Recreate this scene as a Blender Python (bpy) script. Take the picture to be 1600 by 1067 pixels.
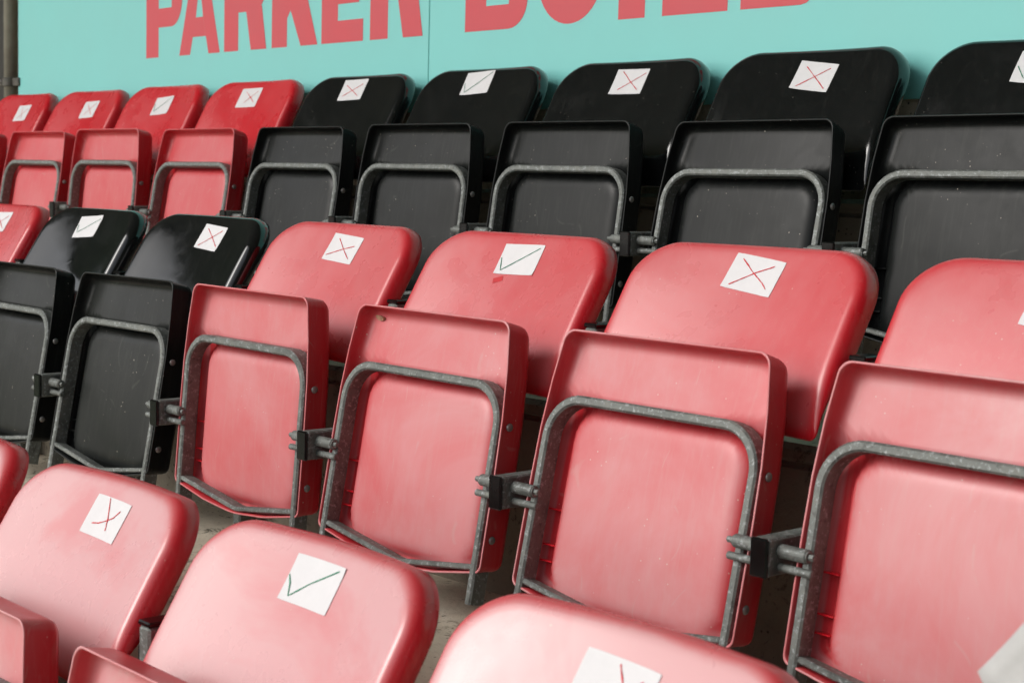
import bpy, math, random
import numpy as np
from mathutils import Matrix, Vector

random.seed(4)
for o in list(bpy.data.objects):
    bpy.data.objects.remove(o)
scene = bpy.context.scene
COL = scene.collection

# ------------------------------------------------------------------ camera
CAM_POS = (2.6414, -1.5141, 0.4356)
YAW, PITCH, ROLL, FPX = 0.83014, -0.09564, 0.02634, 2503.5
F = np.array([-math.sin(YAW) * math.cos(PITCH), math.cos(YAW) * math.cos(PITCH), math.sin(PITCH)])
R = np.array([math.cos(YAW), math.sin(YAW), 0.0])
U = np.cross(R, F)
R2 = math.cos(ROLL) * R + math.sin(ROLL) * U
U2 = -math.sin(ROLL) * R + math.cos(ROLL) * U
cam = bpy.data.cameras.new('camera')
cam.sensor_width = 36.0
cam.lens = FPX / 1600.0 * 36.0
cam.clip_start, cam.clip_end = 0.02, 2000.0
cam.dof.use_dof = True
cam.dof.focus_distance = 2.6
cam.dof.aperture_fstop = 10
camera = bpy.data.objects.new('camera', cam)
COL.objects.link(camera)
camera.matrix_world = Matrix(((R2[0], U2[0], -F[0], CAM_POS[0]), (R2[1], U2[1], -F[1], CAM_POS[1]),
                              (R2[2], U2[2], -F[2], CAM_POS[2]), (0, 0, 0, 1)))
scene.camera = camera

# ------------------------------------------------------------------ sky, sun, exposure
SUN_EL, SUN_AZ = math.radians(34), math.radians(204)      # compass azimuth, +Y = 0, clockwise
world = bpy.data.worlds.new('World')
scene.world = world
world.use_nodes = True
wn = world.node_tree.nodes
wl = world.node_tree.links
bg = wn['Background']
sky = wn.new('ShaderNodeTexSky')
sky.sky_type = 'NISHITA'
sky.sun_disc = False
sky.sun_elevation = SUN_EL
sky.sun_rotation = SUN_AZ
sky.air_density = 1.0
sky.dust_density = 4.0
hs = wn.new('ShaderNodeHueSaturation')                   # overcast: the sky's blue washed out by cloud
hs.inputs['Saturation'].default_value = 0.30
wl.new(sky.outputs['Color'], hs.inputs['Color'])
wl.new(hs.outputs['Color'], bg.inputs['Color'])
bg.inputs['Strength'].default_value = 0.15

sun = bpy.data.lights.new('sun', 'SUN')
sun.energy = 0.6
sun.angle = math.radians(25)
sun.color = (1.0, 0.975, 0.94)
sun_ob = bpy.data.objects.new('sun', sun)
COL.objects.link(sun_ob)
sd = Vector((math.sin(SUN_AZ) * math.cos(SUN_EL), math.cos(SUN_AZ) * math.cos(SUN_EL), math.sin(SUN_EL)))
sun_ob.rotation_euler = sd.to_track_quat('Z', 'Y').to_euler()
sun_ob.location = (0, -6, 6)

scene.view_settings.view_transform = 'Standard'
scene.view_settings.look = 'None'
scene.view_settings.exposure = 0.20
scene.view_settings.gamma = 1.0
scene.view_settings.use_curve_mapping = False
scene.render.resolution_x, scene.render.resolution_y = 1024, 682

# ------------------------------------------------------------------ materials
def lin(r, g, b):
    f = lambda c: (c / 255 / 12.92) if c / 255 <= 0.04045 else ((c / 255 + 0.055) / 1.055) ** 2.4
    return (f(r), f(g), f(b), 1.0)

class NT:
    """Small wrapper for building a Principled material."""
    def __init__(self, name):
        self.m = bpy.data.materials.new(name)
        self.m.use_nodes = True
        self.n = self.m.node_tree.nodes
        self.l = self.m.node_tree.links
        self.p = self.n['Principled BSDF']
        self.tc = self.n.new('ShaderNodeTexCoord')
        self.oi = None
    def add(self, t, **kw):
        nd = self.n.new(t)
        for k, v in kw.items():
            setattr(nd, k, v)
        return nd
    def link(self, a, b):
        self.l.new(a, b)
    def setp(self, k, v):
        if hasattr(v, 'is_linked'):
            self.link(v, self.p.inputs[k])
        else:
            self.p.inputs[k].default_value = v
    def coords(self, scale=(1, 1, 1), per_object=True, src='Object'):
        mp = self.add('ShaderNodeMapping')
        mp.inputs['Scale'].default_value = scale
        self.link(self.tc.outputs[src], mp.inputs['Vector'])
        if per_object:
            if self.oi is None:
                self.oi = self.add('ShaderNodeObjectInfo')
                self.om = self.add('ShaderNodeVectorMath', operation='SCALE')
                cmb = self.add('ShaderNodeCombineXYZ')
                for k in range(3):
                    self.link(self.oi.outputs['Random'], cmb.inputs[k])
                self.link(cmb.outputs[0], self.om.inputs[0])
                self.om.inputs['Scale'].default_value = 37.0
            self.link(self.om.outputs[0], mp.inputs['Location'])
        return mp.outputs[0]
    def noise(self, vec, scale, detail=3.0, rough=0.55, dist=0.0):
        nd = self.add('ShaderNodeTexNoise')
        nd.inputs['Scale'].default_value = scale
        nd.inputs['Detail'].default_value = detail
        nd.inputs['Roughness'].default_value = rough
        nd.inputs['Distortion'].default_value = dist
        self.link(vec, nd.inputs['Vector'])
        return nd.outputs['Fac']
    def ramp(self, fac, stops):
        nd = self.add('ShaderNodeValToRGB')
        el = nd.color_ramp.elements
        while len(el) < len(stops):
            el.new(0.5)
        for e, (pos, c) in zip(el, stops):
            e.position = pos
            e.color = c if len(c) == 4 else (c[0], c[1], c[2], 1)
        self.link(fac, nd.inputs['Fac'])
        return nd.outputs['Color']
    def val(self, fac, a, b, lo=0.35, hi=0.65):
        nd = self.add('ShaderNodeMapRange')
        nd.inputs['From Min'].default_value = lo
        nd.inputs['From Max'].default_value = hi
        nd.inputs['To Min'].default_value = a
        nd.inputs['To Max'].default_value = b
        self.link(fac, nd.inputs['Value'])
        return nd.outputs['Result']
    def mix(self, fac, a, b, mode='MIX'):
        nd = self.add('ShaderNodeMix', data_type='RGBA', blend_type=mode)
        for v, k in ((fac, 0), (a, 6), (b, 7)):
            if hasattr(v, 'is_linked'):
                self.link(v, nd.inputs[k])
            else:
                nd.inputs[k].default_value = v
        return nd.outputs[2]
    def bump(self, h, strength=0.2, dist=0.001):
        nd = self.add('ShaderNodeBump')
        nd.inputs['Strength'].default_value = strength
        nd.inputs['Distance'].default_value = dist
        self.link(h, nd.inputs['Height'])
        self.setp('Normal', nd.outputs['Normal'])

def g(v):
    return (v, v, v, 1.0)

def plastic(name, base, faded, fade_lo, fade_hi, rough, grain, spec=0.5, scratch=0.15, streak=0.07, dust=(0.5, 0.46, 0.4, 1), dust_amt=0.25):
    """Moulded polypropylene: broad sun-bleached patches, rub marks, scratches, dust specks."""
    t = NT(name)
    co = t.coords()
    big = t.noise(co, 4.2, 5, 0.62, 0.5)
    fine = t.noise(co, 60.0, 3, 0.6)
    # weathering and painted light: 'exposed' marks the broad faces (edges keep dye, recesses hold painted shade), 'bleach' weathering plus painted glare
    at = t.add('ShaderNodeAttribute', attribute_name='fade_shade')
    ab = t.add('ShaderNodeAttribute', attribute_type='OBJECT', attribute_name='bleach_glare')
    m1 = t.add('ShaderNodeMath', operation='MULTIPLY')
    t.link(at.outputs['Fac'], m1.inputs[0])
    t.link(ab.outputs['Fac'], m1.inputs[1])
    m2 = t.add('ShaderNodeMath', operation='MULTIPLY', use_clamp=True)
    t.link(m1.outputs[0], m2.inputs[0])
    t.link(t.val(big, fade_lo, fade_hi, 0.3, 0.7), m2.inputs[1])
    c = t.mix(m2.outputs[0], base, faded)
    # rub streaks along the height
    st = t.noise(t.coords((60, 60, 5)), 1.6, 5, 0.7, 0.8)
    c = t.mix(t.val(st, 0, streak, 0.50, 0.78), c, dust)
    # hair-thin scratches
    w = t.add('ShaderNodeTexWave')
    w.inputs['Scale'].default_value = 1.3
    w.inputs['Distortion'].default_value = 26
    w.inputs['Detail'].default_value = 2
    w.inputs['Detail Scale'].default_value = 0.7
    t.link(t.coords((3, 3, 3)), w.inputs['Vector'])
    gate = t.val(t.noise(co, 22, 2), 0, 1, 0.56, 0.62)
    sc = t.add('ShaderNodeMath', operation='MULTIPLY')
    t.link(t.val(w.outputs['Fac'], 0, scratch, 0.992, 1.0), sc.inputs[0])
    t.link(gate, sc.inputs[1])
    c = t.mix(sc.outputs[0], c, dust)
    # specks of dirt
    v = t.add('ShaderNodeTexVoronoi')
    v.inputs['Scale'].default_value = 75
    t.link(co, v.inputs['Vector'])
    sp = t.add('ShaderNodeMath', operation='MULTIPLY')
    t.link(t.val(v.outputs['Distance'], 1, 0, 0.06, 0.10), sp.inputs[0])
    t.link(t.val(t.noise(co, 14, 2), 0, dust_amt * 2.4, 0.52, 0.66), sp.inputs[1])
    c = t.mix(sp.outputs[0], c, (0.62, 0.56, 0.48, 1))
    t.setp('Base Color', c)
    t.setp('Roughness', t.val(t.noise(co, 9, 4, 0.65, 0.3), rough - 0.05, rough + 0.09))
    t.setp('Specular IOR Level', spec)
    t.bump(fine, grain, 0.0012)
    return t.m

RED = (0.56, 0.005, 0.015, 1)
RED_F = (0.61, 0.315, 0.325, 1)
BLK = (0.006, 0.007, 0.0075, 1)
BLK_F = (0.019, 0.021, 0.0185, 1)
M_RED_BACK = plastic('red_plastic_polished', RED, RED_F, 0.58, 1.25, 0.27, 0.03, spec=.75, scratch=0)
M_RED_PAN = plastic('red_plastic_grained', RED, RED_F, 0.55, 1.30, 0.33, 0.06, spec=.40, scratch=.16, streak=.13, dust_amt=.34)
M_BLK_BACK = plastic('black_plastic_polished', BLK, BLK_F, 0.0, 0.4, 0.075, 0.006, spec=.8, scratch=0, streak=.10, dust=(0.1, 0.1, 0.095, 1), dust_amt=0.1)
M_BLK_PAN = plastic('black_plastic_grained', BLK, BLK_F, 0.3, 1.0, 0.33, 0.07, spec=.21, scratch=.18, streak=.14, dust=(0.10, 0.105, 0.09, 1), dust_amt=0.32)

def galvanised():
    t = NT('weathered_galvanised_steel')
    co = t.coords()
    n1 = t.noise(co, 42, 4, 0.6)
    n2 = t.noise(co, 150, 4, 0.7)
    c = t.ramp(n1, [(0.3, (0.095, 0.105, 0.098)), (0.55, (0.15, 0.16, 0.15)), (0.75, (0.2, 0.205, 0.185))])
    c = t.mix(t.val(n2, 0, 0.85, 0.54, 0.66), c, (0.34, 0.37, 0.37, 1))
    c = t.mix(t.val(t.noise(co, 90, 3), 0, 0.6, 0.6, 0.7), c, (0.05, 0.052, 0.045, 1))
    t.setp('Base Color', c)
    t.setp('Metallic', 0.25)
    t.setp('Roughness', t.val(n1, 0.42, 0.66))
    t.bump(n2, 0.55, 0.0009)
    return t.m
M_STEEL = galvanised()

def simple(name, col, rough=0.5, metallic=0.0, var=0.15, scale=20, bump=0.05, bdist=0.001):
    t = NT(name)
    co = t.coords()
    n = t.noise(co, scale, 4, 0.6)
    dark = tuple(c * (1 - var) for c in col[:3]) + (1,)
    lite = tuple(min(1, c * (1 + var)) for c in col[:3]) + (1,)
    t.setp('Base Color', t.mix(t.val(n, 0, 1, 0.3, 0.7), dark, lite))
    t.setp('Roughness', t.val(n, rough - 0.06, rough + 0.06))
    t.setp('Metallic', metallic)
    t.bump(t.noise(co, scale * 6, 3), bump, bdist)
    return t.m
M_CAP = simple('black_end_cap_plastic', (0.004, 0.004, 0.004, 1), 0.22)
M_RIVET = simple('dull_rivet_aluminium', (0.3, 0.29, 0.28, 1), 0.45, 0.6, 0.25, 90)
M_RIVET_HOLE = simple('rivet_mandrel_hole', (0.03, 0.03, 0.03, 1), 0.6)
M_CLAMP = simple('black_clamp_moulding', (0.02, 0.022, 0.022, 1), 0.42)
M_PAPER = simple('white_label_paper', (0.68, 0.675, 0.69, 1), 0.75, 0, 0.03, 60, 0.12, 0.0004)
M_INK_RED = simple('red_felt_pen_ink', lin(196, 26, 40), 0.6, 0, 0.3, 200)
M_INK_GREEN = simple('green_felt_pen_ink', lin(8, 122, 88), 0.6, 0, 0.3, 200)
M_INK_DARK = simple('dark_green_pen_ink', lin(14, 112, 84), 0.6, 0, 0.3, 200)
M_SCUFF = simple('unfaded_red_mark', lin(186, 20, 30), 0.4)
M_TURQ = simple('turquoise_printed_board', lin(128, 208, 204), 0.42, 0, 0.03, 3, 0.02, 0.0005)
M_LET = simple('coral_red_vinyl', lin(206, 72, 82), 0.45, 0, 0.04, 6, 0.02, 0.0005)
M_POLE = simple('grey_painted_tube', (0.27, 0.26, 0.21, 1), 0.55, 0.1, 0.2, 18, 0.15, 0.001)
M_CAST = simple('cast_iron_clamp', (0.10, 0.095, 0.08, 1), 0.6, 0.3, 0.3, 60, 0.3, 0.001)
M_CLAD = simple('dark_brown_cladding', (0.03, 0.027, 0.02, 1), 0.6, 0, 0.3, 6)
M_ROOF = simple('grey_roof_lining', (0.16, 0.16, 0.15, 1), 0.7, 0, 0.15, 1.2)
M_GRASS = simple('mown_pitch_grass', (0.05, 0.10, 0.03, 1), 0.9, 0, 0.3, 0.6)
M_SHEET = simple('creased_paper_sheet', (0.46, 0.46, 0.455, 1), 0.7, 0, 0.06, 25, 0.2, 0.002)

def concrete(name, shade_tint):
    t = NT(name)
    co = t.coords(per_object=False)
    n1 = t.noise(co, 2.2, 5, 0.6)
    n2 = t.noise(co, 34, 5, 0.65)
    c = t.ramp(n1, [(0.3, (0.45, 0.395, 0.305)), (0.55, (0.55, 0.49, 0.385)), (0.75, (0.6, 0.55, 0.45))])
    c = t.mix(t.val(n2, 0, 0.35, 0.45, 0.7), c, (0.30, 0.26, 0.19, 1))
    v = t.add('ShaderNodeTexVoronoi')
    v.inputs['Scale'].default_value = 70
    t.link(co, v.inputs['Vector'])
    a = t.add('ShaderNodeMath', operation='MULTIPLY')
    t.link(t.val(v.outputs['Distance'], 1, 0, 0.12, 0.20), a.inputs[0])
    t.link(t.val(t.noise(co, 9, 4, 0.7), 0, 1, 0.48, 0.58), a.inputs[1])
    c = t.mix(a.outputs[0], c, (0.035, 0.032, 0.022, 1))
    moss = t.val(t.noise(co, 13, 8, 0.8, 0.9), 0, 0.92, 0.565, 0.63)
    c = t.mix(moss, c, (0.06, 0.055, 0.032, 1))
    c = t.mix(t.val(n1, shade_tint * .8, shade_tint, 0.35, 0.65), c, (0.045, 0.036, 0.024, 1))  # brown wash that paints shade into the risers
    t.setp('Base Color', c)
    t.setp('Roughness', 0.85)
    h = t.add('ShaderNodeMath', operation='ADD')
    t.link(n2, h.inputs[0])
    t.link(t.noise(co, 150, 4, 0.7), h.inputs[1])
    t.bump(h.outputs[0], 0.5, 0.003)
    return t.m
M_CONC = concrete('terrace_concrete', 0.0)
M_RISER = concrete('shaded_riser_concrete', 0.8)  # deep shade behind the seats put into the riser's colour

# ------------------------------------------------------------------ helpers
def mesh(name, verts, faces, mat, smooth=False):
    me = bpy.data.meshes.new(name)
    me.from_pydata([tuple(map(float, v)) for v in verts], [], faces)
    for m in (mat if isinstance(mat, (list, tuple)) else [mat]):
        me.materials.append(m)
    if smooth:
        me.polygons.foreach_set('use_smooth', [True] * len(me.polygons))
    me.update()
    return me

def ob(name, data, parent=None, loc=(0, 0, 0), rot=(0, 0, 0), label=None, category=None, group=None, kind=None):
    o = bpy.data.objects.new(name, data)
    COL.objects.link(o)
    o.parent = parent
    o.location = loc
    o.rotation_euler = rot
    for k, v in (('label', label), ('category', category), ('group', group), ('kind', kind)):
        if v:
            o[k] = v
    return o

def box(x0, x1, y0, y1, z0, z1, b=0.0):
    """Verts and faces of a box with chamfered edges (b)."""
    if b <= 0:
        v = [(x, y, z) for z in (z0, z1) for y in (y0, y1) for x in (x0, x1)]
        f = [(0, 2, 3, 1), (4, 5, 7, 6), (0, 1, 5, 4), (2, 6, 7, 3), (0, 4, 6, 2), (1, 3, 7, 5)]
        return v, f
    v, idx = [], {}
    for sx in (0, 1):
        for sy in (0, 1):
            for sz in (0, 1):
                c = ((x0, x1)[sx], (y0, y1)[sy], (z0, z1)[sz])
                i = (b, -b)[sx], (b, -b)[sy], (b, -b)[sz]
                for ax in range(3):
                    p = [c[k] + (0 if k == ax else i[k]) for k in range(3)]
                    idx[(sx, sy, sz, ax)] = len(v)
                    v.append(tuple(p))
    f = []
    for ax in range(3):
        a1, a2 = [(1, 2), (2, 0), (0, 1)][ax]
        for s in (0, 1):
            q = []
            for (p, r) in ((0, 0), (1, 0), (1, 1), (0, 1)):
                k = [0, 0, 0]
                k[ax], k[a1], k[a2] = s, p, r
                q.append(idx[(k[0], k[1], k[2], ax)])
            f.append(tuple(q if s else q[::-1]))
        for p in (0, 1):
            for r in (0, 1):
                k0, k1 = [0, 0, 0], [0, 0, 0]
                k0[ax], k1[ax] = 0, 1
                k0[a1] = k1[a1] = p
                k0[a2] = k1[a2] = r
                q = [idx[tuple(k0) + (a1,)], idx[tuple(k1) + (a1,)], idx[tuple(k1) + (a2,)], idx[tuple(k0) + (a2,)]]
                f.append(tuple(q if (p == r) else q[::-1]))
    for sx in (0, 1):
        for sy in (0, 1):
            for sz in (0, 1):
                q = [idx[(sx, sy, sz, k)] for k in range(3)]
                f.append(tuple(q if (sx + sy + sz) % 2 else q[::-1]))
    return v, f

def cyl(axis, c, r, a, b, n=16, ch=0.0):
    """Cylinder along axis from a to b with optional end chamfer."""
    st = [(a, r - ch), (a + ch, r), (b - ch, r), (b, r - ch)] if ch > 0 else [(a, r), (b, r)]
    v, f = [], []
    for (t, rr) in st:
        for k in range(n):
            w = 2 * math.pi * k / n
            p = [0, 0, 0]
            p[axis] = t
            p[(axis + 1) % 3] = c[0] + rr * math.cos(w)
            p[(axis + 2) % 3] = c[1] + rr * math.sin(w)
            v.append(tuple(p))
    for j in range(len(st) - 1):
        for k in range(n):
            k2 = (k + 1) % n
            f.append((j * n + k, j * n + k2, (j + 1) * n + k2, (j + 1) * n + k))
    f.append(tuple(range(n))[::-1])
    f.append(tuple((len(st) - 1) * n + k for k in range(n)))
    return v, f

def merge(*parts):
    v, f = [], []
    for pv, pf in parts:
        o = len(v)
        v += list(pv)
        f += [tuple(i + o for i in q) for q in pf]
    return v, f

def fillet(poly, n=8):
    """Closed polygon [(x, y, r)] -> points with rounded corners."""
    out = []
    m = len(poly)
    for i in range(m):
        p = np.array(poly[i][:2], float)
        r = poly[i][2]
        a = np.array(poly[i - 1][:2], float)
        b = np.array(poly[(i + 1) % m][:2], float)
        if r <= 0:
            out.append(tuple(p))
            continue
        da, db = (a - p) / np.linalg.norm(a - p), (b - p) / np.linalg.norm(b - p)
        cosw = float(np.clip(da @ db, -1, 1))
        half = math.acos(cosw) / 2
        t = r / math.tan(half)
        cen = p + (da + db) / np.linalg.norm(da + db) * (r / math.sin(half))
        s, e = p + da * t, p + db * t
        a0 = math.atan2(*(s - cen)[::-1])
        a1 = math.atan2(*(e - cen)[::-1])
        d = (a1 - a0 + math.pi) % (2 * math.pi) - math.pi
        for k in range(n + 1):
            w = a0 + d * k / n
            out.append((cen[0] + r * math.cos(w), cen[1] + r * math.sin(w)))
    return out

def resample(pts, step):
    """Add points on long straight runs of a closed outline."""
    out = []
    for i, p in enumerate(pts):
        q = pts[(i + 1) % len(pts)]
        L = math.dist(p, q)
        k = max(1, int(round(L / step)))
        for j in range(k):
            out.append((p[0] + (q[0] - p[0]) * j / k, p[1] + (q[1] - p[1]) * j / k))
    return out

def sweep(path, width, d0, d1, ch=0.0022, closed=False):
    """Flat bar: path in the (x, z) plane, width in plane, depth d0..d1 along y, chamfered edges."""
    P = [np.array(p, float) for p in path]
    sec = [(-width / 2 + ch, d0), (width / 2 - ch, d0), (width / 2, d0 + ch), (width / 2, d1 - ch),
           (width / 2 - ch, d1), (-width / 2 + ch, d1), (-width / 2, d1 - ch), (-width / 2, d0 + ch)]
    v, f = [], []
    n = len(sec)
    for i, p in enumerate(P):
        if i == 0:
            t = P[1] - P[0]
        elif i == len(P) - 1:
            t = P[-1] - P[-2]
        else:
            t1 = (P[i] - P[i - 1]) / np.linalg.norm(P[i] - P[i - 1])
            t2 = (P[i + 1] - P[i]) / np.linalg.norm(P[i + 1] - P[i])
            t = t1 + t2
        t = t / np.linalg.norm(t)
        nn = np.array([t[1], -t[0]])
        k = 1.0
        if 0 < i < len(P) - 1:
            k = 1 / max(0.5, float(t @ t1))
        for (a, d) in sec:
            q = p + nn * a * k
            v.append((q[0], d, q[1]))
    for i in range(len(P) - 1):
        for k in range(n):
            k2 = (k + 1) % n
            f.append((i * n + k, (i + 1) * n + k, (i + 1) * n + k2, i * n + k2))
    f.append(tuple(range(n)))
    f.append(tuple((len(P) - 1) * n + k for k in range(n))[::-1])
    return v, f

def smoothstep(a, b, x):
    t = min(1.0, max(0.0, (x - a) / (b - a)))
    return t * t * (3 - 2 * t)

# ------------------------------------------------------------------ terrace layout
S = 0.48                       # seat spacing
DY, DZ = 0.738, 0.333          # row depth and rise
ROWS = {1: (-.0105, -DY, -DZ), 2: (0.0, 0.0, 0.0), 3: (0.0154, DY, DZ)}
TREAD = -0.236                 # tread level below the pivots of its row
RISER_Y = 0.237

def terrace():
    x0, x1 = -9.0, 7.0
    # risers first, each with a shallow cast joint near its top; treads on top
    for n in range(-5, 4):
        yb = RISER_Y + n * DY
        zt = TREAD + n * DZ
        if n < 3:
            segs = 64
            v, f = [], []
            prof = [(yb, zt), (yb, zt + DZ - 0.034), (yb + 0.006, zt + DZ - 0.031), (yb + 0.006, zt + DZ - 0.026),
                    (yb, zt + DZ - 0.023), (yb, zt + DZ - 0.008), (yb + 0.010, zt + DZ), (yb + DY, zt + DZ)]
            rnd = random.Random(n + 20)
            for i in range(segs + 1):
                x = x0 + (x1 - x0) * i / segs
                for k, (y, z) in enumerate(prof):
                    jy = rnd.uniform(-.002, .003) if k in (4, 5, 6) else 0
                    v.append((x, y + jy, z))
            m = len(prof)
            for i in range(segs):
                for k in range(m - 1):
                    f.append((i * m + k, (i + 1) * m + k, (i + 1) * m + k + 1, i * m + k + 1))
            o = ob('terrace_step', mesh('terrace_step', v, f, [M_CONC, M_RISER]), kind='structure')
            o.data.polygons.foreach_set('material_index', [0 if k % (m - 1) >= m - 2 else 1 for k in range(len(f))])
            o['label'] = 'beige weathered concrete terrace step'
    # low walkway and pitch in front of the stand
    yb = RISER_Y - 5 * DY
    zb = TREAD - 5 * DZ
    v, f = box(-9, 7, yb - 3.0, yb - 0.002, zb - 0.2, zb)
    ob('walkway', mesh('walkway', v, f, M_CONC), kind='structure')
    zg = zb - 0.12
    v = [(-400, -600, zg), (400, -600, zg), (400, 60, zg), (-400, 60, zg)]
    ob('pitch', mesh('pitch', v, [(0, 1, 2, 3)], M_GRASS), kind='structure')
terrace()

def stand_roof():
    def slab(y0, y1, za, zb, t):
        v, f = box(-16, 12, y0, y1, 0, t)
        return [(x, y, z + za + (zb - za) * (y - y0) / (y1 - y0)) for x, y, z in v], f
    v, f = slab(-2.7, 3.2, 4.15, 3.0, .1)  # unseen roof, its edge set to shape sky light and reflections
    v2, f2 = box(-16, 12, -2.82, -2.702, 4.04, 4.4)
    ob('unseen_roof', mesh('unseen_roof', *merge((v, f), (v2, f2)), M_ROOF), kind='structure')
    v, f = box(4.6, 4.8, -2.7, 2.28, -2.6, 3.1)  # added wall out of view, darkens faces turned to the right
    ob('added_end_wall', mesh('added_end_wall', v, f, M_CLAD), kind='structure')
    # dark cladding that closes the stand behind the advertising board
    v, f = [], []
    n = 420
    for i in range(n + 1):
        x = -16 + 28 * i / n
        y = 2.3 + (0.02 if (i // 2) % 2 else 0.0)
        v += [(x, y, -0.6), (x, y, 3.14)]
    for i in range(n):
        f.append((2 * i, 2 * i + 2, 2 * i + 3, 2 * i + 1))
    ob('cladding_wall', mesh('cladding_wall', v, f, M_CLAD), label='dark ribbed cladding in the gloom left of the turquoise board',
       category='wall')
stand_roof()

WALL_Y = 1.075
def back_wall():
    v, f = box(-2.82, 4.0, WALL_Y + 0.012, WALL_Y + 0.16, 0.43, 1.9)
    ob('concrete_wall', mesh('concrete_wall', v, f, M_CONC), label='grey concrete wall showing below the turquoise board behind the back row',
       category='wall')
    e = ob('advertising_board', None, loc=(-2.846, WALL_Y, 0.620), label='turquoise advertising board with coral red lettering behind the back row',
           category='board')
    w = 2.846 - 0.530
    for (a, b) in ((0, w - 0.0012), (w + 0.0012, w + 2.3), (w + 2.3024, 6.4)):
        v, f = box(a, b, 0, 0.008, 0, 1.22, 0.001)
        ob('panel', mesh('panel', v, f, M_TURQ), e)
    # letters: outlines on a 1 x 1 cell, counters as bridged polygons; placed on the measured baseline
    H = 0.262
    def arc(cx, cy, rx, ry, a0, a1, n=14):
        return [(cx + rx * math.cos(math.radians(a0 + (a1 - a0) * k / n)), cy + ry * math.sin(math.radians(a0 + (a1 - a0) * k / n)))
                for k in range(n + 1)]
    def quadstrip(outer, inner):
        v = outer + inner
        n = len(outer)
        return v, [(i, i + 1, n + i + 1, n + i) for i in range(n - 1)]
    def poly(p):
        return p, [tuple(range(len(p)))]
    T = 0.058 / H                                             # horizontal stroke, in cell heights
    def stem(w, s, x=0):
        return poly([(x, 0), (x + s, 0), (x + s, 1), (x, 1)])
    def bowl(s, w, y0, y1, t, sx):
        ry = (y1 - y0) / 2
        cy = (y0 + y1) / 2
        xm = w - min(ry, 0.45 * (w - s))*1.0
        o = [(s, y0)] + arc(xm, cy, w - xm, ry, -90, 90) + [(s, y1)]
        i = [(s, y0 + t)] + arc(xm, cy, max(0.004, w - xm - sx), ry - t, -90, 90) + [(s, y1 - t)]
        return quadstrip(o, i)
    def let(ch, w, s):
        w, s = w / H, s / H
        if ch == 'I':
            return [stem(w, w)]
        if ch == 'L':
            return [stem(w, s), poly([(s, 0), (w, 0), (w, T), (s, T)])]
        if ch == 'E':
            return [stem(w, s)] + [poly([(s, y), (w * k, y), (w * k, y + T), (s, y + T)]) for y, k in ((0, 1), (0.5 - T / 2, 0.9), (1 - T, 1))]
        if ch == 'P':
            return [stem(w, s), bowl(s, w, 0.35, 1, T, s)]
        if ch == 'R':
            return [stem(w, s), bowl(s, w, 0.42, 1, T, s), poly([(w - s * 1.05, 0), (w, 0), (w - s * 0.32, 0.47), (w - s * 1.42, 0.47)])]
        if ch == 'B':
            return [stem(w, s), bowl(s, w, 0, 0.52, T, s), bowl(s, w * 0.95, 0.52, 1, T, s)]
        if ch == 'D':
            return [stem(w, s), bowl(s, w, 0, 1, T, s)]
        if ch == 'U':
            ry = 0.40
            o = [(0, 1), (0, ry)] + arc(w / 2, ry, w / 2, ry, 180, 360, 20) + [(w, 1)]
            i = [(s, 1), (s, ry)] + arc(w / 2, ry, w / 2 - s, ry - T, 180, 360, 20) + [(w - s, 1)]
            return [quadstrip(o, i)]
        if ch == 'A':
            c, a, k = w / 2, 0.30 * s, w / 2 - 0.62 * s
            sl = lambda y: k * y
            L_ = poly([(0, 0), (s, 0), (s + sl(.20), .20), (s + sl(.42), .42), (c, .86), (c, 1), (sl(1), 1)])
            Rr = poly([(w, 0), (w - sl(1), 1), (c, 1), (c, .86), (w - s - sl(.42), .42), (w - s - sl(.20), .20), (w - s, 0)])
            bar = poly([(s + sl(.20), .20), (w - s - sl(.20), .20), (w - s - sl(.42), .42), (s + sl(.42), .42)])
            return [L_, Rr, bar]
        if ch == 'K':
            a = 0.46
            return [stem(w, s), poly([(s, 0.30), (s, 0.62), (w - s * 1.15, 1), (w - s * .05, 1), (s + 0.34 * (w - s), 0.545)]),
                    poly([(w - s * 1.05, 0), (w, 0), (s + 0.52 * (w - s), 0.70), (s + 0.10 * (w - s), 0.40)])]
    for ch, x, w, s in (('P', -1.939, .217, .076), ('A', -1.738, .231, .063), ('R', -1.484, .223, .076), ('K', -1.234, .223, .076),
                        ('E', -.993, .188, .075), ('R', -.775, .220, .076), ('B', -.391, .224, .077), ('U', -.131, .209, .077),
                        ('I', .130, .080, .080), ('L', .261, .183, .077), ('D', .478, .218, .077)):
        v, f = [], []
        for piece, (pv, pf) in enumerate(let(ch, w, s)):
            o = len(v)
            n = len(pv)
            yy = -0.0004 - 0.0002 * piece
            v += [(px * H, yy, pz * H) for px, pz in pv]
            f += [tuple(i + o for i in q) for q in pf]
        ob('letter', mesh('letter', v, f, M_LET), e, loc=(x + 2.846, 0, 0.811 - 0.620))
back_wall()

def pole():
    e = ob('scaffold_pole', None, loc=(-2.906, WALL_Y + 0.0, 0.42), label='grey steel scaffold tube standing at the left end of the turquoise board', category='pole')
    v, f = cyl(2, (0, 0), 0.0242, 0.0, 2.4, 24)
    ob('tube', mesh('tube', v, f, M_POLE, True), e)
    z = 0.345
    v, f = merge(cyl(2, (0, 0), 0.030, z - .016, z + .016, 24, .003), box(-0.058, -0.022, -0.012, 0.012, z - .015, z + .015, .003),
                 box(0.022, 0.075, -0.008, 0.008, z - .015, z + .015, .003))
    c = ob('clamp', mesh('clamp', v, f, M_CAST), e)
    v, f = merge(cyl(1, (z, -0.045), 0.011, -0.022, -0.010, 6), cyl(1, (z, -0.045), 0.005, -0.03, -0.02, 10))
    ob('bolt', mesh('bolt', v, f, M_RIVET), c)
pole()

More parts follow.
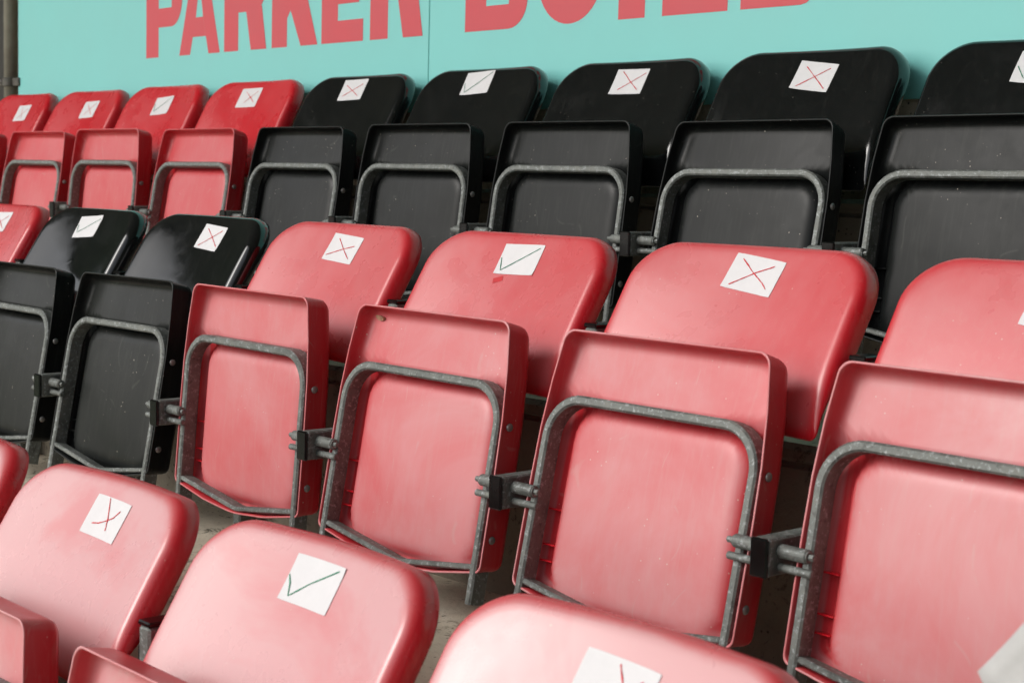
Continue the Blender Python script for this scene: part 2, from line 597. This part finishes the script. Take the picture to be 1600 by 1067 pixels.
# ------------------------------------------------------------------ backrest surface
PROF = [(.164, .122), (.171, .165), (.187, .205), (.2095, .245), (.245, .3046), (.2864, .3717)]
def catmull(P, n=12):
    P = [np.array(p) for p in P]
    Q = [2 * P[0] - P[1]] + P + [2 * P[-1] - P[-2]]
    out = []
    for i in range(1, len(Q) - 2):
        a, b, c, d = Q[i - 1], Q[i], Q[i + 1], Q[i + 2]
        for k in range(n):
            t = k / n
            out.append(.5 * (2 * b + (c - a) * t + (2 * a - 5 * b + 4 * c - d) * t * t + (-a + 3 * b - 3 * c + d) * t ** 3))
    out.append(P[-1])
    return np.array(out)
PC = catmull(PROF)
AL = np.concatenate([[0], np.cumsum(np.linalg.norm(np.diff(PC, axis=0), axis=1))])
BLEN = float(AL[-1])
def prof(s):
    if s > BLEN - .003:
        y, z, t = prof(BLEN - .0035)
        d = s - (BLEN - .0035)
        return y + t[0] * d, z + t[1] * d, t
    if s < .003:
        y, z, t = prof(.0035)
        d = s - .0035
        return y + t[0] * d, z + t[1] * d, t
    y, z = float(np.interp(s, AL, PC[:, 0])), float(np.interp(s, AL, PC[:, 1]))
    e = 2e-3
    t = np.array([np.interp(s + e, AL, PC[:, 0]) - np.interp(s - e, AL, PC[:, 0]), np.interp(s + e, AL, PC[:, 1]) - np.interp(s - e, AL, PC[:, 1])])
    return y, z, t / np.linalg.norm(t)
def back_pt(u, s, d=0.0):
    """u across, s up the profile, d behind the front face (m)."""
    y, z, t = prof(s)
    y -= .0228 * abs(u / .2) ** 1.85
    return (u, y + d * t[1], z - d * t[0])

def build_back():
    W, Hh = 0.216, BLEN
    top = Hh
    o = fillet([(-.213, 0, .014), (.213, 0, .014), (W, .12, .0), (W, top, .073), (-W, top, .073), (-W, .12, .0)], 12)
    o = resample(o, 0.022)
    cz = Hh / 2
    # (inset, depth) from the returned edge to the face
    rings = [(0.002, .039), (0.0, .036), (0.0005, .028), (.0018, .0202), (.0040, .0134), (.0070, .0080), (.0107, .0040), (.0150, .0015), (.0195, .0004), (.026, 0)]
    v, f = [], []
    N = len(o)
    for ins, d in rings:
        for (x, z) in o:
            lowf = smoothstep(-.01, 0.15, z)                     # the returned edge runs out towards the foot
            v.append(back_pt(x * (1 - ins / W), cz + (z - cz) * (1 - ins / (Hh / 2)), d * (0.10 + 0.90 * lowf)))
    s0x, s0z = 1 - .026 / W, 1 - .026 / (Hh / 2)
    for k in range(1, 10):
        q = 1 - k / 10
        for (x, z) in o:
            v.append(back_pt(x * s0x * q, cz + (z - cz) * s0z * q, 0))
    R_ = len(rings) + 9
    v.append(back_pt(0, cz, 0))
    for j in range(R_ - 1):
        for k in range(N):
            k2 = (k + 1) % N
            f.append((j * N + k, j * N + k2, (j + 1) * N + k2, (j + 1) * N + k))
    for k in range(N):
        f.append(((R_ - 1) * N + k, (R_ - 1) * N + (k + 1) % N, R_ * N))
    ex = []
    for ins, d in rings:
        ex += [.04 + .96 * smoothstep(.003, .024, ins)] * N
    return v, f, ex + [1.0] * (len(v) - len(ex))

def solid(me_ob, t):
    m = me_ob.modifiers.new('thickness', 'SOLIDIFY')
    m.thickness = t
    m.offset = -1

def set_fade_shade(me, vals):
    a = me.attributes.new('fade_shade', 'FLOAT', 'POINT')
    a.data.foreach_set('value', [float(x) for x in vals])

BV, BF, BX = build_back()
ME_BACK = {'red': mesh('backrest_red', BV, BF, M_RED_BACK, True), 'black': mesh('backrest_black', BV, BF, M_BLK_BACK, True)}
for me in ME_BACK.values():
    set_fade_shade(me, BX)

# ------------------------------------------------------------------ tip-up seat pan (x across, z up the folded pan, y depth behind its rim)
def build_pan():
    o = [(-.2025, -.128, .012), (-.10, -.147, 0.12), (0, -.156, .3), (.10, -.147, .12), (.2025, -.128, .012), (.2025, .02, 0), (.2005, .10, 0), (.1945, .17, 0),
         (.1830, .2440, .020), (-.1830, .2440, .020), (-.1945, .17, 0), (-.2005, .10, 0), (-.2025, .02, 0)]
    o = resample(fillet(o, 7), .016)
    N = len(o)
    cz = .045
    def sc(p, ins):
        return p[0] * (1 - ins / .2), cz + (p[1] - cz) * (1 - ins / .195)
    def depth(x, z):
        # moulded cushion well below the frame bar, shallow panel above it
        hx, z0, z1, r = .1645, -.142, .1425, .052
        cx, czz, hz = 0, (z0 + z1) / 2, (z1 - z0) / 2
        qx, qz = abs(x) - (hx - r), abs(z - czz) - (hz - r)
        sd = math.hypot(max(qx, 0), max(qz, 0)) + min(max(qx, qz), 0) - r
        t = min(1.0, max(0.0, -sd / .030))
        bulge = math.sqrt(max(0.0, 1 - (1 - t) ** 2))
        low = .043 - .021 * bulge
        low -= .006 * (1 - (x / .1645) ** 2) * (1 - (z / .1425) ** 2) if sd < 0 else 0
        up = .024 + .005 * smoothstep(.14, .235, z) - .0035 * math.cos(min(1, abs(x) / .17) * math.pi / 2)
        k = smoothstep(.137, .151, z)
        mask.append(.15 + .85 * smoothstep(.12, .75, t) * (1 - k) + .85 * k)  # channel round the well kept dark red, its shade put into the colour
        return low * (1 - k) + up * k
    v, f, mask = [], [], []
    def ring(fn):
        v.extend(fn(p) for p in o)
    # seating side (hidden face), outer flange, rim, inner wall, well
    for q in (0.15, .45, .75, .93):
        ring(lambda p: (lambda a: (a[0] * q, .052 + .004 * q - .006 * (q > .9), cz + (a[1] - cz) * q))(sc(p, .010)))
    ring(lambda p: (sc(p, .0085)[0], .0500, sc(p, .0085)[1]))
    ring(lambda p: (sc(p, .0050)[0], .0440, sc(p, .0050)[1]))
    ring(lambda p: (sc(p, .0034)[0], .0360, sc(p, .0034)[1]))
    ring(lambda p: (sc(p, .0008)[0], .0030, sc(p, .0008)[1]))
    ring(lambda p: (sc(p, .0000)[0], .0008, sc(p, .0000)[1]))
    ring(lambda p: (sc(p, .0007)[0], .0000, sc(p, .0007)[1]))
    ring(lambda p: (sc(p, .0024)[0], .0000, sc(p, .0024)[1]))
    ring(lambda p: (sc(p, .0031)[0], .0008, sc(p, .0031)[1]))
    ins_list = [(.0040, .25), (.0050, .55), (.0075, .80), (.0115, .94), (.017, 1.0)]
    for ins, k in ins_list:
        ring(lambda p: (sc(p, ins)[0], depth(*sc(p, ins)) * k, sc(p, ins)[1]))
    n0 = 34
    for k in range(1, n0):
        q = 1 - k / n0
        def pt(p):
            a = sc(p, .017)
            x, z = a[0] * q, cz + (a[1] - cz) * q
            return (x, depth(x, z), z)
        ring(pt)
    c0, c1 = len(v), len(v) + 1
    R_ = len(v) // N
    v.append((0, .052, cz))
    v.append((0, depth(0, cz), cz))
    for j in range(R_ - 1):
        for k in range(N):
            k2 = (k + 1) % N
            f.append((j * N + k, j * N + k2, (j + 1) * N + k2, (j + 1) * N + k))
    for k in range(N):
        f.append((c0, (k + 1) % N, k))
        f.append(((R_ - 1) * N + k, (R_ - 1) * N + (k + 1) % N, c1))
    wear_shade = [.1] * 4 + [.05, .05, .05, .25, .9, 1.1, 1.0, .35] + [.12, .15, .3, .6, .85]
    ex = [w for w in wear_shade for _ in range(N)]
    mask.clear()
    for q in v[len(ex):]:
        depth(q[0], q[2])
    return v, f, ex + mask
PV, PF, PX = build_pan()
ME_PAN = {'red': mesh('seat_pan_red', PV, PF, M_RED_PAN, True), 'black': mesh('seat_pan_black', PV, PF, M_BLK_PAN, True)}
for me in ME_PAN.values():
    set_fade_shade(me, PX)

def rib_mesh(vert):
    v, f = box(-.012, .012, .030, .044, -.0011, .0011, .0004) if not vert else box(-.0008, .0008, .027, .042, -.006, .008, .0004)
    return v, f
ME_RIB = {}
for c, m in (('red', M_RED_PAN), ('black', M_BLK_PAN)):
    ME_RIB[c] = (mesh('rib', *rib_mesh(False), m), mesh('rib', *rib_mesh(True), m))
    for me in ME_RIB[c]:
        set_fade_shade(me, [.25] * len(me.vertices))

def frame_mesh():
    w, rr, wb = .1870, .058, -.1765
    top = .1455
    path = [(-w, wb), (-w, -.118)] + [(-w, top - rr)]
    for k in range(1, 11):
        a = math.pi - (math.pi / 2) * k / 10
        path.append((-w + rr + rr * math.cos(a), top - rr + rr * math.sin(a)))
    for k in range(0, 11):
        a = math.pi / 2 - (math.pi / 2) * k / 10
        path.append((w - rr + rr * math.cos(a), top - rr + rr * math.sin(a)))
    path += [(w, -.118), (w, wb)]
    return sweep(path, .0135, -.002, .0285, .0028)
ME_FRAME = mesh('seat_frame', *frame_mesh(), M_STEEL)
ME_CROSS = mesh('crossbar', *sweep([(-.1800, -.1195), (-.002, -.1455), (.010, -.1460), (.1800, -.1225)], .0085, .0005, .0255, .002), M_STEEL)

def rivet():
    n = 16
    v, f = [], []
    for (x, r) in ((0, .0062), (.0010, .0060), (.0022, .0046), (.0028, .0022)):
        for k in range(n):
            a = 2 * math.pi * k / n
            v.append((x, r * math.cos(a), r * math.sin(a)))
    for j in range(3):
        for k in range(n):
            k2 = (k + 1) % n
            f.append((j * n + k, j * n + k2, (j + 1) * n + k2, (j + 1) * n + k))
    f.append(tuple(3 * n + k for k in range(n)))
    return v, f
ME_RIVET = mesh('rivet', *rivet(), M_RIVET, True)
ME_MANDREL = mesh('rivet_pin', *cyl(0, (0, 0), .0016, .0022, .0032, 10), M_RIVET_HOLE)

# ------------------------------------------------------------------ seat bracket between neighbouring seats
def tag_parts(e, parts):
    for name, me in parts:
        if isinstance(me, tuple):
            c = ob(name, me[0], e)
            for nm, m2 in me[1]:
                ob(nm, m2, c)
        else:
            ob(name, me, e)

BR_ARM = mesh('arm', *box(-.0125, .0125, .002, .1795, -.0235, .0235, .0025), M_STEEL)
BR_ARMCAP = mesh('arm_cap', *box(-.0132, .0132, -.004, .0025, -.0243, .0243, .0022), M_CAP)
BR_POST = mesh('post', *box(-.0125, .0125, .180, .222, TREAD, .229, .003), M_STEEL)
BR_POSTCAP = mesh('post_cap', *box(-.0133, .0133, .1792, .2228, .2292, .2362, .0018), M_CAP)
BR_BRACE = mesh('brace', *box(-.0035, .0035, .10, .1795, -.085, -.0236, .001), M_STEEL)
def tube(side):
    a, b = (.0128, .055) if side > 0 else (-.058, -.0128)
    return mesh('pivot_tube', *cyl(0, (.0235, .0075), .0088, a, b, 20, .0012), M_STEEL, False)
def bolt(side):
    a, b = (.0545, .064) if side > 0 else (-.070, -.0575)
    return mesh('bolt', *merge(cyl(0, (.0235, .0075), .0044, a, b, 6, .0008), cyl(0, (.0235, .0075), .0074, *((a, a + .0022) if side > 0 else (b - .0022, b)), 16, .0005)), M_STEEL)
def rod(side):
    a, b = (.0126, .063) if side > 0 else (-.068, -.0126)
    return mesh('stop_rod', *cyl(0, (.0225, -.0125), .0052, a, b, 14, .0012), M_STEEL)
BR_T = {s: tube(s) for s in (1, -1)}
BR_B = {s: bolt(s) for s in (1, -1)}
BR_R = {s: rod(s) for s in (1, -1)}
def clamp_mesh(side):
    a, b = (.0128, .024) if side > 0 else (-.024, -.0128)
    v, f = merge(box(a, b, .184, .218, .110, .205, .004), cyl(0, (.201, .204), .0135, a, b, 20, .003), cyl(0, (.201, .196), .0075, b if side > 0 else a - .009, b + .009 if side > 0 else a, 14, .002))
    return mesh('back_clamp', v, f, M_CLAMP)
BR_C = {s: clamp_mesh(s) for s in (1, -1)}

def bracket(row, k, label, dz=0.0):
    ox, oy, oz = ROWS[row]
    e = ob('seat_bracket', None, loc=(ox + k * S, oy, oz + dz), label=label, category='bracket', group='steel brackets between the seats')
    tag_parts(e, [('post', (BR_POST, [('post_cap', BR_POSTCAP)])), ('arm', (BR_ARM, [('arm_cap', BR_ARMCAP)])), ('brace', BR_BRACE),
                  ('back_clamp', BR_C[1]), ('back_clamp', BR_C[-1])])
    for s in (1, -1):
        t = ob('pivot_tube', BR_T[s], e)
        ob('bolt', BR_B[s], t)
        ob('stop_rod', BR_R[s], e)
    return e

# ------------------------------------------------------------------ stickers
def patch(center, ang, w, h, off, nx=8, ny=6, pts=None):
    """Sheet that follows the backrest surface."""
    ca, sa = math.cos(ang), math.sin(ang)
    v, f = [], []
    curl = [random.choice((0, 0, 0, .0012)) for _ in range(4)] if w > .05 else [0] * 4
    for j in range(ny + 1):
        for i in range(nx + 1):
            a, b = (i / nx - .5) * w, (j / ny - .5) * h
            # corners slightly rounded
            ex, ey = abs(a) / (w / 2), abs(b) / (h / 2)
            if ex > .99 and ey > .99:
                a *= .99
                b *= .985
            lift = sum(q * max(0, ex_ * ey_) ** 5 for q, ex_, ey_ in zip(curl, (-a, a, a, -a), (-b, -b, b, b)) for ex_, ey_ in [(max(0, ex_ / (w / 2)), max(0, ey_ / (h / 2)))])
            v.append(back_pt(center[0] + ca * a - sa * b, center[1] + sa * a + ca * b, off - lift))
    for j in range(ny):
        for i in range(nx):
            q = j * (nx + 1) + i
            f.append((q, q + 1, q + nx + 2, q + nx + 1))
    return v, f

def stroke(center, ang, w, h, pts, width):
    """Pen line in sticker space (0..1, y down), a thin raised ribbon on the backrest surface."""
    ca, sa = math.cos(ang), math.sin(ang)
    P = [np.array(((p[0] - .5) * w, (.5 - p[1]) * h)) for p in pts]
    D = []
    for i in range(len(P) - 1):
        n = max(3, int(np.linalg.norm(P[i + 1] - P[i]) / .005))
        for j in range(n):
            D.append(P[i] + (P[i + 1] - P[i]) * j / n)
    D.append(P[-1])
    v, f = [], []
    for i, p in enumerate(D):
        t = D[min(i + 1, len(D) - 1)] - D[max(i - 1, 0)]
        t = t / (np.linalg.norm(t) + 1e-9)
        n = np.array([-t[1], t[0]])
        ww = width * (.6 + .55 * random.random()) / 2
        for s in (-1, 1):
            a, b = p + n * s * ww + np.array([random.uniform(-.0002, .0002)] * 2)
            v.append(back_pt(center[0] + ca * a - sa * b, center[1] + sa * a + ca * b, -.0016))
    for i in range(len(D) - 1):
        f.append((2 * i, 2 * i + 1, 2 * i + 3, 2 * i + 2))
    return v, f

# row, seat index: (centre u, s), angle deg, strokes in sticker space, ink
X0 = [[(.2, .17), (.85, .83)], [(.16, .86), (.84, .2)]]
STICK = {
    (3, -6): ((0.014, 0.198), 1, [[(.3, .12), (.62, .88)], [(.22, .84), (.86, .25)]], 'x'),
    (3, -5): ((0.01, 0.2025), 2, [[(.26, .2), (.77, .82)], [(.25, .8), (.84, .16)]], 'x'),
    (3, -4): ((-0.0072, 0.204), 3.6, [[(.03, .34), (.14, .78), (.9, .08)]], 'v'),
    (3, -3): ((-0.0236, 0.2185), 1, [[(.24, .18), (.84, .77)], [(.34, .76), (.84, .18)]], 'x'),
    (3, -2): ((-0.0288, 0.2287), 1.5, [[(.16, .27), (.82, .83)], [(.15, .80), (.84, .25)]], 'x'),
    (3, -1): ((-0.0212, 0.2321), 3, [[(.05, .48), (.14, .90), (.93, .08)]], 'v'),
    (3, 0): ((-0.0035, 0.22), -.7, [[(.18, .09), (.54, .52), (.85, .85)], [(.23, .83), (.93, .18)]], 'x'),
    (3, 1): ((0.0093, 0.213), -7, [[(.2, .2), (.53, .53), (.89, .89)], [(.15, .91), (.83, .18)]], 'x'),
    (3, 2): ((-0.001, 0.2125), -6, [[(.05, .5), (.26, .87), (.84, .19)]], 'v'),
    (2, -3): ((-0.0077, 0.2166), 2, X0, 'x'),
    (2, -2): ((-0.022, 0.2199), 4.3, [[(.04, .39), (.12, .76), (.94, .17)]], 'v'),
    (2, -1): ((0.0295, 0.2164), -4, [[(.18, .18), (.48, .43), (.91, .8)], [(.14, .9), (.85, .15)]], 'x'),
    (2, 0): ((0.0067, 0.2151), -4.5, [[(.22, .18), (.5, .5), (.85, .84)], [(.07, .83), (.49, .54), (.83, .35)]], 'x'),
    (2, 1): ((0.0041, 0.2196), 1.5, [[(.04, .46), (.14, .88), (.41, .61), (.91, .12)]], 'v'),
    (2, 2): ((0.0101, 0.2224), -7, [[(.16, .14), (.5, .48), (.74, .67), (.86, .81)], [(.14, .9), (.52, .45), (.82, .18)]], 'x'),
    (2, 3): ((0.008, 0.203), -8, X0, 'x'),
    (1, 1): ((0.0200, 0.2125), -1, [[(.35, .03), (.45, .25), (.57, .52), (.65, .78)], [(.21, .72), (.38, .67), (.53, .57), (.69, .44), (.79, .23)]], 'x'),
    (1, 2): ((0.0100, 0.2189), 0, [[(.02, .47), (.1, .63), (.17, .89), (.45, .54), (.9, .1)]], 'v'),
    (1, 3): ((0.0030, 0.208), -2.5, [[(.47, .1), (.6, .39), (.71, .8)], [(.83, .23), (.63, .57), (.32, .79)]], 'x'),
}

# ------------------------------------------------------------------ seats
TILT = math.atan(.155)
PIV = Vector((0, .022, .004))
FLIP = {(1, 1): .0525, (1, 2): .022, (1, 3): .01, (2, -3): .0, (2, -2): -.029, (2, -1): -.027, (2, 0): .0816, (2, 1): -.0208, (2, 2): -.0546, (2, 3): -.0172,
        (3, -6): .01, (3, -5): -.0168, (3, -4): .0518, (3, -3): -.0179, (3, -2): -.0191, (3, -1): .0165, (3, 0): .0129, (3, 1): -.0527, (3, 2): .0009}
CX = .236

def seat(row, k, colour, label):
    ox, oy, oz = ROWS[row]
    e = ob('tip_up_seat', None, loc=(ox + k * S, oy, oz), label=label, category='seat', group='tip-up stadium seats')
    rnd = random.Random(row * 100 + k)
    bz = {1: .002, 2: 0, 3: -.0246}[row] + (.010 if (row, k) == (1, 3) else 0)
    b = ob('backrest', ME_BACK[colour], e, loc=(CX + rnd.uniform(-.001, .001), 0, bz), rot=(rnd.uniform(-.006, .006), 0, rnd.uniform(-.008, .008)))
    b.scale = (1, 1, 1.12 if row == 3 else 1)
    solid(b, .0035)
    b['bleach_glare'] = {1: 1.12, 2: .42, 3: .06}[row] * rnd.uniform(.88, 1.08)  # real fading, with the front row's sky glare put into the colour
    a = FLIP.get((row, k), 0.0)
    rot = (a - TILT, rnd.uniform(-.006, .006), rnd.uniform(-.008, .008))
    base = Vector((CX, .0306, 0)) - PIV
    loc = PIV + Matrix.Rotation(a, 3, 'X') @ base
    p = ob('seat_pan', ME_PAN[colour], e, loc=loc, rot=rot)
    p['bleach_glare'] = {1: 1.0, 2: .66, 3: .32}[row] * rnd.uniform(.88, 1.08)
    for z in (.089, -.079):
        for s in (1, -1):
            r = ob('rivet', ME_RIVET, p, loc=(s * .2012, .0155, z), rot=(rnd.uniform(0, 3), 0 if s > 0 else 0, 0 if s > 0 else math.pi))
    for z in (-.013, -.064, -.087):
        for s in (-1, 1):
            ob('rib', ME_RIB[colour][0], p, loc=(s * .172, 0, z), rot=(0, 0, 0))
    for x in (-.085, .092):
        ob('rib', ME_RIB[colour][1], p, loc=(x, 0, -.1255))
    fr = ob('seat_frame', ME_FRAME, e, loc=loc, rot=rot)
    ob('crossbar', ME_CROSS, fr)
    if (row, k) in STICK:
        (c, ang, st, kind) = STICK[(row, k)]
        ang = math.radians(ang)
        w, h = .094, .057
        d = ob('sticker', mesh('sticker', *patch(c, ang, w, h, -.0009), M_PAPER, True), e, loc=b.location, rot=b.rotation_euler)
        d.scale = b.scale
        d['label'] = 'white paper sticker with a %s in pen' % ('red cross' if kind == 'x' else 'green tick')
        for s in st:
            ink = M_INK_RED if kind == 'x' else (M_INK_GREEN if row == 1 else M_INK_DARK)
            ob('pen_stroke', mesh('pen_stroke', *stroke(c, ang, w, h, s, .0018 if row > 1 else .0018), ink), d)
    return e, b

ORD = ['first', 'second', 'third', 'fourth', 'fifth', 'sixth', 'seventh']
LABEL = {
    (3, -6): 'leftmost red seat in the back row, nearest the steel tube, sticker crossed',
    (3, -5): 'red tip-up seat in the back row, second from the left, sticker crossed',
    (3, -4): 'only red seat in the back row with a ticked sticker',
    (3, -3): 'red seat in the back row beside the black ones, sticker crossed',
    (3, -2): 'leftmost black seat in the back row, next to the red seats',
    (3, -1): 'second black seat from the left in the back row, sticker ticked',
    (3, 0): 'third black seat from the left in the back row, sticker crossed',
    (3, 1): 'fourth black seat from the left in the back row, sticker crossed',
    (3, 2): 'rightmost black seat in the back row, its sticker cut by the picture edge',
    (2, -3): 'red seat at the left edge of the middle row, only its backrest in view',
    (2, -2): 'black tip-up seat in the middle row with a ticked sticker',
    (2, -1): 'black tip-up seat in the middle row with a crossed sticker',
    (2, 0): 'red seat in the middle row directly right of the black seats, sticker crossed',
    (2, 1): 'faded red seat in the middle row with a ticked sticker and small scuff',
    (2, 2): 'faded red seat in the middle row, its large crossed sticker right of the ticked seat',
    (2, 3): 'rightmost faded red seat in the middle row, pan cut by the picture edge',
    (1, 0): 'red seat in the front row, only a sliver showing at the left edge',
    (1, 1): 'pale faded red seat in the front row, left one with a crossed sticker',
    (1, 2): 'pale faded red seat in the front row with a green ticked sticker',
    (1, 3): 'rightmost pale red seat in the front row, crossed sticker at the bottom edge',
}
for (row, k), lab in LABEL.items():
    colour = 'black' if ((row == 3 and k >= -2) or (row == 2 and k in (-2, -1))) else 'red'
    e, b = seat(row, k, colour, lab)
    if (row, k) == (2, 1):
        ob('scuff', mesh('scuff', *patch((-.0255, .180), .3, .021, .0095, -.0006, 4, 2), M_SCUFF, True), e, loc=b.location, rot=b.rotation_euler)

# tan chip broken out of the nose of one pan
M_CHIP = simple('bare_chipped_plastic', (0.42, 0.25, 0.16, 1), 0.7, 0, 0.3, 120, 0.4)
_pan = [c for o in COL.objects if o.name.startswith('tip_up_seat') and o['label'] == LABEL[(2, 1)] for c in o.children if c.name.startswith('seat_pan')][0]
_v = [(-.153 + .0095 * math.cos(a), .0225 - .0045 * math.sin(a) * (1.2 if math.sin(a) > 0 else .5), .2245 + .0042 * math.sin(a)) for a in [2 * math.pi * k / 14 for k in range(14)]]
_v += [(x, y + .006, z) for x, y, z in _v]
ob('chip', mesh('chip', _v, [tuple(range(14))] + [(k, 14 + k, 14 + (k + 1) % 14, (k + 1) % 14) for k in range(14)], M_CHIP), _pan)

BZ = {(2, -1): .002, (2, 0): .001, (2, 1): -.003, (2, 2): -.001, (2, 3): .002}
ROWNAME = {1: 'front', 2: 'middle', 3: 'back'}
for row, (k0, k1) in {1: (0, 4), 2: (-3, 4), 3: (-6, 3)}.items():
    for k in range(k0, k1):
        if row == 1:
            lab = 'steel seat bracket in the front row, ' + ['at the left picture edge', 'between the leftmost two seats', 'post between the crossed and ticked seats', 'between the ticked seat and the rightmost seat'][k]
        elif row == 2:
            lab = 'galvanised seat bracket in the middle row, ' + ['at the left picture edge', 'left of the ticked black seat', 'between the two black seats', 'between the black and red seats', 'between the first and second red pans', 'between the second and third red pans', 'largest one, beside the rightmost red pan'][k + 3]
        else:
            lab = 'steel seat bracket in the back row, ' + ['at the left picture edge', 'left of the second red seat', 'left of the ticked red seat', 'left of the rightmost red seat', 'between the red and black seats', 'left of the ticked black seat', 'left of the third black seat', 'left of the fourth black seat', 'left of the rightmost black seat'][k + 6]
        bracket(row, k, lab, -BZ.get((row, k), 0))

# ------------------------------------------------------------------ loose sheet of paper poking up at the lower right
def paper():
    v, f = [], []
    nx, ny = 14, 10
    for j in range(ny + 1):
        for i in range(nx + 1):
            a, b = i / nx * .21, j / ny * .15
            fold = .010 * abs(math.sin(j / ny * 5.0 + .3)) + .002 * math.sin(i * .9)
            v.append((a * .62 + b * .47, fold - b * .2, a * .78 - b * .86))
    for j in range(ny):
        for i in range(nx):
            q = j * (nx + 1) + i
            f.append((q, q + 1, q + nx + 2, q + nx + 1))
    o = ob('paper_sheet', mesh('paper_sheet', v, f, M_SHEET, True), loc=(1.990, -.42, .070),
           label='creased grey white sheet of paper poking up at the bottom right corner', category='paper')
    solid(o, .0006)
paper()
